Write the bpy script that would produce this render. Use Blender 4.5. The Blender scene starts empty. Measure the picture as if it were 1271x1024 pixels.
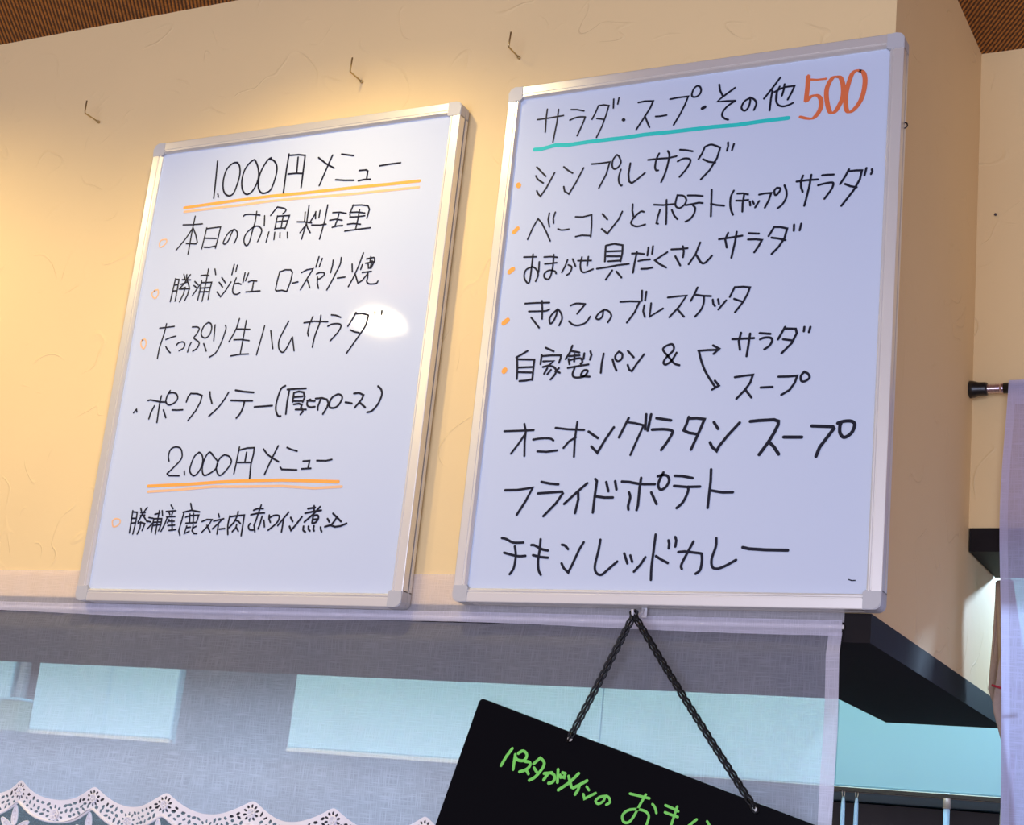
import bpy, bmesh, math, random
from mathutils import Vector, Matrix
random.seed(7)
PI = math.pi
S = bpy.context.scene

# ------------------------------------------------------------------ camera
cam_data = bpy.data.cameras.new('camera'); cam = bpy.data.objects.new('camera', cam_data)
S.collection.objects.link(cam); S.camera = cam
cam_data.sensor_width = 36.0; cam_data.sensor_fit = 'HORIZONTAL'
cam_data.lens = 57.67; cam_data.clip_start = 0.05; cam_data.clip_end = 100
_rt = Vector((0.88658573, 0.45116654, 0.10205143))
_up = Vector((0.03635962, -0.28791085, 0.95696673))
_bk = Vector((0.46113308, -0.8447225, -0.27166189))
_m = Matrix((_rt, _up, _bk)).transposed().to_4x4(); _m.translation = Vector((0.927, -1.5115, 1.6779))
cam.matrix_world = _m

# ------------------------------------------------------------------ world, light, exposure
world = bpy.data.worlds.new('world'); S.world = world; world.use_nodes = True
_b = world.node_tree.nodes['Background']
_b.inputs[0].default_value = (0.86, 0.72, 1.0, 1); _b.inputs[1].default_value = 0.70
S.view_settings.view_transform = 'Standard'; S.view_settings.look = 'None'
S.view_settings.exposure = 0.0; S.view_settings.gamma = 1.0; S.view_settings.use_curve_mapping = False

def area(name, loc, to, sx, sy, power, col):
    d = bpy.data.lights.new(name, 'AREA'); d.shape = 'RECTANGLE'; d.size = sx; d.size_y = sy
    d.energy = power; d.color = col
    o = bpy.data.objects.new(name, d); S.collection.objects.link(o); o.location = loc
    o.rotation_euler = (Vector(to) - Vector(loc)).to_track_quat('-Z', 'Y').to_euler(); return o
def spot(name, loc, to, power, col, ang, blend, r):
    d = bpy.data.lights.new(name, 'SPOT'); d.energy = power; d.color = col
    d.spot_size = math.radians(ang); d.spot_blend = blend; d.shadow_soft_size = r
    o = bpy.data.objects.new(name, d); S.collection.objects.link(o); o.location = loc
    o.rotation_euler = (Vector(to) - Vector(loc)).to_track_quat('-Z', 'Y').to_euler(); return o
WARM = (1.0, 0.78, 0.38)
spot('wall_downlight', (-0.13, -0.33, 2.73), (-0.15, -0.22, 1.7), 11.5, WARM, 140, 0.9, 0.018)
spot('wall_downlight', (-0.92, -0.42, 2.73), (-0.85, -0.20, 1.7), 12.5, WARM, 140, 0.9, 0.02)
spot('dining_lamp_light', (-0.745, -1.02, 2.675), (-0.6, -0.4, 1.9), 9, WARM, 120, 1.0, 0.006)
area('front_fill', (1.1, -4.4, 1.5), (0.5, 0, 2.2), 3.6, 2.2, 140, (0.66, 0.74, 1.0))  # added soft fill from the room side, lifts the wall and boards
# the kitchen lights behind the opening, and an added curtain backlight
area('kitchen_tube', (-0.5, 0.72, 2.70), (-0.5, 0.80, 1.8), 2.6, 0.10, 16, (0.45, 0.84, 1.0))
area('kitchen_lamp', (0.662, 0.93, 2.25), (0.5, 0.45, 2.0), 0.035, 0.035, 7, (0.50, 0.72, 1.0))
area('curtain_backlight', (-0.85, 0.448, 1.9305), (-0.85, -0.5, 1.80), 2.35, 0.007, 12.5, (0.65, 0.80, 1.0))  # added strip hidden behind the beam, only to light the curtain from behind

# ------------------------------------------------------------------ helpers
def tag(o, label=None, cat=None, group=None, kind=None):
    if label: o['label'] = label
    if cat: o['category'] = cat
    if group: o['group'] = group
    if kind: o['kind'] = kind
    return o
def link(name, me, mat, parent=None, smooth=False):
    o = bpy.data.objects.new(name, me); S.collection.objects.link(o)
    if mat: me.materials.append(mat)
    if parent: o.parent = parent
    if smooth:
        for p in me.polygons: p.use_smooth = True
    return o
def obj(name, bm, mat, parent=None, smooth=False):
    bmesh.ops.recalc_face_normals(bm, faces=bm.faces[:])
    me = bpy.data.meshes.new(name); bm.to_mesh(me); bm.free()
    return link(name, me, mat, parent, smooth)
def empty(name, loc):
    o = bpy.data.objects.new(name, None); S.collection.objects.link(o); o.location = loc
    o.empty_display_size = 0.02; return o
def add_box(bm, x0, x1, y0, y1, z0, z1, bev=0.0):
    vs = [bm.verts.new((x, y, z)) for x in (x0, x1) for y in (y0, y1) for z in (z0, z1)]
    fs = [bm.faces.new([vs[i] for i in q]) for q in ((0,1,3,2),(4,6,7,5),(0,4,5,1),(2,3,7,6),(0,2,6,4),(1,5,7,3))]
    if bev:
        es = list({e for f in fs for e in f.edges})
        bmesh.ops.bevel(bm, geom=es, offset=bev, segments=2, affect='EDGES', profile=0.5)
def box(x0, x1, y0, y1, z0, z1, bev=0.0):
    bm = bmesh.new(); add_box(bm, x0, x1, y0, y1, z0, z1, bev); return bm
def add_prism(bm, pts, f, a, b):
    """closed outline pts (2D) swept from a to b; f(u, v, w) -> xyz"""
    A = [bm.verts.new(f(u, v, a)) for u, v in pts]; B = [bm.verts.new(f(u, v, b)) for u, v in pts]
    n = len(pts); bm.faces.new(A); bm.faces.new(B[::-1])
    for i in range(n): bm.faces.new((A[i], B[i], B[(i+1) % n], A[(i+1) % n]))
def add_tube(bm, pts, r, n=8, caps=True, closed=False):
    pts = [Vector(p) for p in pts]; rings = []; N = len(pts)
    rr = r if isinstance(r, (list, tuple)) else [r]*N
    up = None
    for i, p in enumerate(pts):
        if closed: t = (pts[(i+1) % N] - pts[i-1]).normalized()
        else: t = (pts[min(i+1, N-1)] - pts[max(i-1, 0)]).normalized()
        if up is None:
            up = t.orthogonal().normalized()
        up = (up - t*up.dot(t)).normalized(); s = t.cross(up)
        rings.append([bm.verts.new(p + (up*math.cos(2*PI*k/n) + s*math.sin(2*PI*k/n))*rr[i]) for k in range(n)])
    for i in range(N if closed else N-1):
        A, B = rings[i], rings[(i+1) % N]
        for k in range(n): bm.faces.new((A[k], A[(k+1) % n], B[(k+1) % n], B[k]))
    if caps and not closed:
        bm.faces.new(rings[0][::-1]); bm.faces.new(rings[-1])
def add_lathe(bm, prof, org, axis, n=24):
    """prof: (distance along axis, radius)"""
    org = Vector(org); ax = Vector(axis).normalized(); u = ax.orthogonal().normalized(); v = ax.cross(u)
    rings = [[bm.verts.new(org + ax*d + (u*math.cos(2*PI*k/n) + v*math.sin(2*PI*k/n))*r) for k in range(n)] for d, r in prof]
    for A, B in zip(rings, rings[1:]):
        for k in range(n): bm.faces.new((A[k], A[(k+1) % n], B[(k+1) % n], B[k]))
    bm.faces.new(rings[0][::-1]); bm.faces.new(rings[-1])
def catmull(p, k=5):
    out = []; n = len(p)
    for i in range(n-1):
        a, b, c, d = p[max(i-1, 0)], p[i], p[i+1], p[min(i+2, n-1)]
        for j in range(k):
            t = j/k
            out.append(tuple(0.5*((2*b[q]) + (-a[q]+c[q])*t + (2*a[q]-5*b[q]+4*c[q]-d[q])*t*t + (-a[q]+3*b[q]-3*c[q]+d[q])*t**3) for q in (0, 1)))
    out.append(tuple(p[-1])); return out

# ------------------------------------------------------------------ materials
def nmat(name):
    m = bpy.data.materials.new(name); m.use_nodes = True
    return m, m.node_tree.nodes, m.node_tree.links, m.node_tree.nodes['Principled BSDF']
def pmat(name, col, rough=0.5, metal=0.0, spec=0.5, coat=0.0, var=0.0, vscale=30, bump=0.0, bscale=200):
    m, N, L, P = nmat(name)
    P.inputs['Base Color'].default_value = (*col, 1); P.inputs['Roughness'].default_value = rough
    P.inputs['Metallic'].default_value = metal; P.inputs['Specular IOR Level'].default_value = spec
    P.inputs['Coat Weight'].default_value = coat; P.inputs['Coat Roughness'].default_value = 0.05
    tc = N.new('ShaderNodeTexCoord')
    if var:
        n = N.new('ShaderNodeTexNoise'); n.inputs['Scale'].default_value = vscale; n.inputs['Detail'].default_value = 4
        L.new(tc.outputs['Object'], n.inputs['Vector'])
        mx = N.new('ShaderNodeMix'); mx.data_type = 'RGBA'
        mx.inputs[6].default_value = (*[c*(1-var) for c in col], 1); mx.inputs[7].default_value = (*[min(1, c*(1+var)) for c in col], 1)
        L.new(n.outputs[0], mx.inputs[0]); L.new(mx.outputs[2], P.inputs['Base Color'])
    if bump:
        n = N.new('ShaderNodeTexNoise'); n.inputs['Scale'].default_value = bscale; n.inputs['Detail'].default_value = 5
        L.new(tc.outputs['Object'], n.inputs['Vector'])
        b = N.new('ShaderNodeBump'); b.inputs['Strength'].default_value = bump; b.inputs['Distance'].default_value = 0.001
        L.new(n.outputs[0], b.inputs['Height']); L.new(b.outputs[0], P.inputs['Normal'])
    return m
def plaster(name, col):
    """cream wallpaper embossed like trowelled plaster: flat, with short curved ridges"""
    m, N, L, P = nmat(name); P.inputs['Roughness'].default_value = 0.75
    tc = N.new('ShaderNodeTexCoord')
    def noise(sc, det=2, dist=0.0, rough=0.5):
        n = N.new('ShaderNodeTexNoise'); n.inputs['Scale'].default_value = sc; n.inputs['Detail'].default_value = det
        n.inputs['Distortion'].default_value = dist; n.inputs['Roughness'].default_value = rough
        L.new(tc.outputs['Object'], n.inputs['Vector']); return n
    def mth(op, a, b):
        n = N.new('ShaderNodeMath'); n.operation = op
        for i, q in enumerate((a, b)):
            if isinstance(q, (int, float)): n.inputs[i].default_value = q
            else: L.new(q, n.inputs[i])
        return n.outputs[0]
    r = mth('ABSOLUTE', mth('SUBTRACT', noise(9, 1, 1.2).outputs[0], 0.5), 0)
    ridge = N.new('ShaderNodeMapRange'); ridge.inputs[1].default_value = 0.0; ridge.inputs[2].default_value = 0.014
    ridge.inputs[3].default_value = 1; ridge.inputs[4].default_value = 0; L.new(r, ridge.inputs[0])
    mk = N.new('ShaderNodeMapRange'); mk.inputs[1].default_value = 0.50; mk.inputs[2].default_value = 0.62
    L.new(noise(17, 2, 0.3).outputs[0], mk.inputs[0])
    h = mth('MULTIPLY', ridge.outputs[0], mk.outputs[0])
    h = mth('ADD', h, mth('MULTIPLY', noise(60, 3).outputs[0], 0.35))
    h = mth('ADD', h, mth('MULTIPLY', noise(700, 2).outputs[0], 0.10))
    b = N.new('ShaderNodeBump'); b.inputs['Strength'].default_value = 0.5; b.inputs['Distance'].default_value = 0.0014
    L.new(h, b.inputs['Height']); L.new(b.outputs[0], P.inputs['Normal'])
    mx = N.new('ShaderNodeMix'); mx.data_type = 'RGBA'
    mx.inputs[6].default_value = (*[c*0.95 for c in col], 1); mx.inputs[7].default_value = (*[min(1, c*1.04) for c in col], 1)
    L.new(noise(5, 3).outputs[0], mx.inputs[0]); L.new(mx.outputs[2], P.inputs['Base Color'])
    return m
def woven_ceiling():
    m, N, L, P = nmat('woven_brown_ceiling'); P.inputs['Roughness'].default_value = 0.9
    tc = N.new('ShaderNodeTexCoord'); mp = N.new('ShaderNodeMapping')
    mp.inputs['Rotation'].default_value = (0, 0, math.radians(-33)); L.new(tc.outputs['Object'], mp.inputs['Vector'])
    w = N.new('ShaderNodeTexWave'); w.wave_type = 'BANDS'; w.bands_direction = 'X'
    w.inputs['Scale'].default_value = 62; w.inputs['Distortion'].default_value = 0.6; w.inputs['Detail'].default_value = 2
    w.inputs['Detail Scale'].default_value = 4
    L.new(mp.outputs[0], w.inputs['Vector'])
    n = N.new('ShaderNodeTexNoise'); n.inputs['Scale'].default_value = 260; n.inputs['Detail'].default_value = 3
    L.new(tc.outputs['Object'], n.inputs['Vector'])
    a = N.new('ShaderNodeMath'); a.operation = 'MULTIPLY'; L.new(w.outputs[1], a.inputs[0]); L.new(n.outputs[0], a.inputs[1])
    cr = N.new('ShaderNodeValToRGB'); cr.color_ramp.elements[0].color = (0.050, 0.018, 0.003, 1)
    cr.color_ramp.elements[1].color = (0.60, 0.23, 0.035, 1); cr.color_ramp.elements[1].position = 0.6
    L.new(a.outputs[0], cr.inputs[0]); L.new(cr.outputs[0], P.inputs['Base Color'])
    b = N.new('ShaderNodeBump'); b.inputs['Strength'].default_value = 0.8; b.inputs['Distance'].default_value = 0.002
    L.new(w.outputs[1], b.inputs['Height']); L.new(b.outputs[0], P.inputs['Normal'])
    return m
def sheer(name, col, cover=0.5, contrast=0.35, scx=1000, scz=1000, tl=0.45):
    """loosely woven see-through cloth: uneven warp and weft threads over gaps"""
    m = bpy.data.materials.new(name); m.use_nodes = True; N = m.node_tree.nodes; L = m.node_tree.links; N.clear()
    tc = N.new('ShaderNodeTexCoord')
    def thr(sx, sz):
        mp = N.new('ShaderNodeMapping'); mp.inputs['Scale'].default_value = (sx, 1, sz); L.new(tc.outputs['Object'], mp.inputs['Vector'])
        n = N.new('ShaderNodeTexNoise'); n.inputs['Scale'].default_value = 1; n.inputs['Detail'].default_value = 3
        L.new(mp.outputs[0], n.inputs['Vector']); return n.outputs[0]
    a = N.new('ShaderNodeMath'); a.operation = 'MAXIMUM'; L.new(thr(scx, 45), a.inputs[0]); L.new(thr(45, scz), a.inputs[1])
    r = N.new('ShaderNodeMapRange'); r.inputs[1].default_value = 0.42; r.inputs[2].default_value = 0.72
    r.inputs[3].default_value = cover-contrast*0.5; r.inputs[4].default_value = min(1, cover+contrast*0.8)
    L.new(a.outputs[0], r.inputs[0])
    d = N.new('ShaderNodeBsdfDiffuse'); d.inputs[0].default_value = (*col, 1)
    t = N.new('ShaderNodeBsdfTranslucent'); t.inputs[0].default_value = (*col, 1)
    mx = N.new('ShaderNodeMixShader'); mx.inputs[0].default_value = tl
    L.new(d.outputs[0], mx.inputs[1]); L.new(t.outputs[0], mx.inputs[2])
    tr = N.new('ShaderNodeBsdfTransparent'); m2 = N.new('ShaderNodeMixShader')
    L.new(r.outputs[0], m2.inputs[0]); L.new(tr.outputs[0], m2.inputs[1]); L.new(mx.outputs[0], m2.inputs[2])
    o = N.new('ShaderNodeOutputMaterial'); L.new(m2.outputs[0], o.inputs[0]); return m
def glow(name, col, st):
    m, N, L, P = nmat(name); P.inputs['Base Color'].default_value = (0.8, 0.8, 0.8, 1)
    P.inputs['Emission Color'].default_value = (*col, 1); P.inputs['Emission Strength'].default_value = st; return m

M = {}
M['wall'] = plaster('cream_plaster_wallpaper', (0.83, 0.62, 0.305))
M['ceiling'] = woven_ceiling()
M['floor'] = pmat('brown_floor', (0.22, 0.13, 0.07), 0.4, var=0.2)
M['black_wood'] = pmat('black_stained_wood', (0.012, 0.009, 0.009), 0.6, spec=0.12, var=0.3, vscale=40)
M['board'] = pmat('white_enamel', (0.59, 0.67, 0.80), 0.05, spec=0.45)
M['alu'] = pmat('satin_aluminium', (0.80, 0.78, 0.72), 0.35, 0.5, var=0.04, vscale=12)
M['cap'] = pmat('grey_plastic', (0.50, 0.50, 0.50), 0.42, bump=0.05)
M['dark'] = pmat('dark_groove', (0.05, 0.04, 0.05), 0.6)
M['steel'] = pmat('zinc_steel', (0.55, 0.50, 0.40), 0.3, 0.9)
M['brass'] = pmat('aged_brass', (0.50, 0.38, 0.18), 0.35, 0.85)
M['ink_k'] = pmat('black_marker_ink', (0.012, 0.013, 0.025), 0.45, spec=0.15)
M['ink_o'] = pmat('orange_marker_ink', (0.93, 0.42, 0.09), 0.5, spec=0.15)
M['ink_p'] = pmat('pale_orange_marker_ink', (0.86, 0.52, 0.28), 0.5, spec=0.15)
M['ink_r'] = pmat('red_orange_marker_ink', (0.72, 0.17, 0.06), 0.5, spec=0.15)
M['ink_t'] = pmat('teal_marker_ink', (0.03, 0.58, 0.52), 0.5, spec=0.15)
M['ink_g'] = pmat('green_paint_marker', (0.20, 0.66, 0.12), 0.5, spec=0.15, var=0.25, vscale=120)
M['acrylic'] = pmat('black_gloss_board', (0.003, 0.003, 0.004), 0.2, spec=0.05)
M['chain'] = pmat('black_chain_metal', (0.006, 0.006, 0.007), 0.35, spec=0.25)
M['clear'] = pmat('clear_plastic', (0.7, 0.7, 0.72), 0.1)
M['sheer'] = sheer('sheer_white_linen', (0.84, 0.85, 0.95), 0.48, 0.15, tl=0.68)
M['hem'] = sheer('doubled_linen_hem', (0.84, 0.82, 0.92), 0.82, 0.14)
M['ruffle'] = sheer('linen_ruffle', (0.90, 0.86, 0.88), 0.60, 0.14)
M['lace'] = pmat('white_cotton_lace', (0.86, 0.84, 0.86), 0.8, bump=0.3, bscale=900)
M['net'] = sheer('lace_net', (0.35, 0.45, 0.48), 0.35, 0.2, 900, 900)
M['noren'] = sheer('white_noren_cloth', (0.62, 0.60, 0.84), 0.78, 0.16)
M['noren_hem'] = sheer('noren_hem_cloth', (0.68, 0.66, 0.92), 0.93, 0.1)
M['black_plastic'] = pmat('black_plastic', (0.01, 0.01, 0.011), 0.3)
M['chrome'] = pmat('rod_chrome', (0.62, 0.50, 0.58), 0.2, 0.95)
M['towel'] = pmat('beige_towelling', (0.42, 0.29, 0.20), 0.9, bump=0.6, bscale=500, var=0.1, vscale=200)
M['red'] = pmat('red_stripe_thread', (0.45, 0.02, 0.03), 0.8)
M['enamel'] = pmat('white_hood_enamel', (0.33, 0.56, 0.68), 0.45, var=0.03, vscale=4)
M['white_enamel'] = pmat('lit_hood_enamel', (0.58, 0.86, 1.0), 0.45, var=0.03, vscale=4)  # lighter copy of the hood enamel, brightness behind the curtain painted in
M['kwall'] = pmat('dark_kitchen_wall', (0.045, 0.055, 0.075), 0.5, var=0.2, vscale=6)
M['kwall2'] = pmat('grey_kitchen_wall', (0.30, 0.34, 0.40), 0.5, var=0.1, vscale=3)
M['shelf'] = pmat('brown_shelf', (0.03, 0.022, 0.02), 0.5, var=0.3)
M['handle'] = pmat('pale_blue_handle', (0.45, 0.65, 0.92), 0.3)
M['white'] = pmat('white_shade', (0.8, 0.78, 0.72), 0.4)
M['paper'] = pmat('pink_paper', (0.75, 0.52, 0.50), 0.8)
M['bulb'] = glow('warm_bulb', (1.0, 0.84, 0.5), 16.0)
M['green'] = pmat('green_tin', (0.22, 0.30, 0.20), 0.6)

# ------------------------------------------------------------------ the setting
ZB = 1.9227; ZT = 1.9505; ZC = 2.7518; X1 = 0.5072
def structure(name, bm, mat): return tag(obj(name, bm, mat), kind='structure')
structure('ceiling', box(-4, 4, -4, 3.2, ZC, ZC+0.1), M['ceiling'])
structure('floor', box(-4, 4, -4, 3.2, -0.1, 0), M['floor'])
bm = bmesh.new()                                     # bulkhead over the counter, with its deeper right-hand pier
L_ = [(-4, 0), (X1, 0), (X1, 0.6388), (0.357, 0.6388), (0.357, 0.4176), (-4, 0.4176)]
add_prism(bm, L_, lambda u, v, w: (u, v, w), ZT, ZC)
structure('wall_front', bm, M['wall'])
bm = bmesh.new()
T_ = [(-4, -0.0012), (X1+0.0012, -0.0012), (X1+0.0012, 0.64), (0.3562, 0.64), (0.3562, 0.4186), (-4, 0.4186)]
add_prism(bm, T_, lambda u, v, w: (u, v, w), ZB, ZT)
structure('trim_1', bm, M['black_wood'])
structure('wall_right', box(X1, 4, 0.407, 0.556, 2.128, ZC), M['wall'])
structure('trim_2', box(X1+0.0015, 4, 0.4055, 0.5575, 2.0998, 2.128), M['black_wood'])
structure('wall_back', box(-4, 4, 1.75, 1.9, 0, ZC), M['kwall'])
structure('wall_left', box(-4.1, -4, -4, 3.2, 0, ZC), M['wall'])

# ------------------------------------------------------------------ whiteboards
BW, BH = 0.4567, 0.5985
YF = -0.0233          # front of the frame; the writing face lies 3 mm behind it
YP = -0.0188
def smear(v): return v
def ribbon(bm, pts, w, y, chisel=False):
    """a pen stroke: flat band with round ends, half a millimetre or less proud"""
    P = [pts[0]]
    for p in pts[1:]:
        if math.dist(p, P[-1]) > 2e-4: P.append(p)
    if len(P) == 1: P.append((P[0][0]+3e-4, P[0][1]))
    n = len(P); Lf = []; Rt = []
    for i in range(n):
        a = P[max(i-1, 0)]; b = P[min(i+1, n-1)]
        if 0 < i < n-1:
            d1 = Vector((P[i][0]-a[0], P[i][1]-a[1])).normalized(); d2 = Vector((b[0]-P[i][0], b[1]-P[i][1])).normalized()
            t = d1+d2
            if t.length < 0.35: t = d1
            t.normalize(); k = 1/max(0.6, abs(t.dot(d1)))
        else:
            t = Vector((b[0]-a[0], b[1]-a[1])).normalized(); k = 1
        h = w/2*k
        if chisel: h *= 0.55+0.75*abs(t.y)
        Lf.append((P[i][0]-t.y*h, P[i][1]+t.x*h)); Rt.append((P[i][0]+t.y*h, P[i][1]-t.x*h))
    V = lambda q: bm.verts.new((q[0], y, q[1]))
    A = [V(q) for q in Lf]; B = [V(q) for q in Rt]
    for i in range(n-1): bm.faces.new((A[i], A[i+1], B[i+1], B[i]))
    for ci, c in enumerate((P[0], P[-1])):
        h = w/2*(0.7 if chisel else 1.0)
        bm.faces.new([bm.verts.new((c[0]+h*math.cos(2*PI*k/10), y-1e-5-ci*1.5e-5, c[1]+h*math.sin(2*PI*k/10))) for k in range(10)])
def strokes(data, scale, y, chisel=False):
    bm = bmesh.new(); k = 0
    for s in data.split(';'):
        sm = s[0] == '~'; w, c = s.lstrip('~').split(':'); c = [int(v)*1e-4 for v in c.split()]
        pts = list(zip(c[::2], c[1::2]))
        if sm and len(pts) > 2: pts = catmull(pts)
        k += 1
        ribbon(bm, pts, float(w)*scale, y - (k % 7)*1.2e-5, chisel)
    return bm
def flat(bm, mat, name, parent):
    me = bpy.data.meshes.new(name); bm.to_mesh(me); bm.free(); return link(name, me, mat, parent)
RW = 0.0150
PROF = [(0, 0.0105), (0, 0.0010), (0.0003, 0.0003), (0.0010, 0), (0.0098, 0), (0.0102, 0.0006), (0.0112, 0.0006),
        (0.0118, 0.0001), (0.0130, 0.0001), (0.0150, 0.0024), (0.0150, 0.0105)]       # (inwards, back from the front)
def make_board(x0, z0, label, lines, scale, eyelets, specks):
    t = tag(empty('whiteboard', (x0, 0, z0)), label, 'whiteboard')
    obj('writing_panel', box(0.010, BW-0.010, YP, YP+0.006, 0.010, BH-0.010), M['board'], t)
    c = 0.0175
    fr = {'b': lambda u, v, w: (w, YF+v, u), 't': lambda u, v, w: (w, YF+v, BH-u),
          'l': lambda u, v, w: (u, YF+v, w), 'r': lambda u, v, w: (BW-u, YF+v, w)}
    for k, f in fr.items():
        e = BW if k in 'bt' else BH
        bm = bmesh.new(); add_prism(bm, PROF, f, c, e-c); obj('frame_rail', bm, M['alu'], t)
        bm = bmesh.new(); add_prism(bm, [(0.0022, 0.0105), (0.0022, 0.0136), (0.014, 0.0136), (0.014, 0.0105)], f, c, e-c)
        obj('groove_strip', bm, M['dark'], t)
        bm = bmesh.new(); add_prism(bm, [(0.0004, 0.0136), (0, 0.0142), (0, 0.0188), (0.015, 0.0188), (0.015, 0.0136)], f, c, e-c)
        obj('rear_rail', bm, M['alu'], t)
    r = 0.0075
    out = [(0, 0.0185)] + [(r-r*math.cos(a), r-r*math.sin(a)) for a in [i*PI/16 for i in range(9)]] + [(0.0185, 0), (0.0185, 0.0152)]
    out += [(0.0185-0.0033*math.sin(a), 0.0185-0.0033*math.cos(a)) for a in [i*PI/12 for i in range(7)]][1:]
    for sx in (0, 1):
        for sz in (0, 1):
            f = lambda u, v, w: (u if not sx else BW-u, w, v if not sz else BH-v)
            bm = bmesh.new(); add_prism(bm, out, f, YF-0.0006, YF+0.0112)
            es = [e for e in bm.edges if all(abs(v.co.y-(YF-0.0006)) < 1e-6 for v in e.verts)]
            bmesh.ops.bevel(bm, geom=es, offset=0.0009, segments=2, affect='EDGES')
            o = obj('corner_cap', bm, M['cap'], t)
            bm = bmesh.new(); add_prism(bm, out, f, YF+0.0118, YF+0.0189)
            obj('rear_corner_cap', bm, M['cap'], t)
    for ex in eyelets:                                # small eyelet the hanging screw catches
        bm = bmesh.new()
        add_tube(bm, [(ex+0.0035*math.cos(a), -0.009, BH+0.0015+0.0035*math.sin(a)) for a in [2*PI*i/12 for i in range(12)]], 0.0008, 6, closed=True)
        obj('hanging_eyelet', bm, M['steel'], t, True)
    NM = {'k': 'handwritten_line', 'o': 'marker_underline', 'p': 'marker_bullet', 't': 'marker_underline', 'r': 'price_number'}
    for data, col, txt in lines:
        nm = NM[col]
        if 'bullet' in txt: nm = 'marker_bullet'
        if 'underline' in txt: nm = 'marker_underline'
        o = flat(strokes(data, scale, YP-0.00025-(0.0001 if col == 'k' else 0), col == 'r'), M['ink_'+col], nm, t)
        o['label'] = txt
    return t
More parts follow.
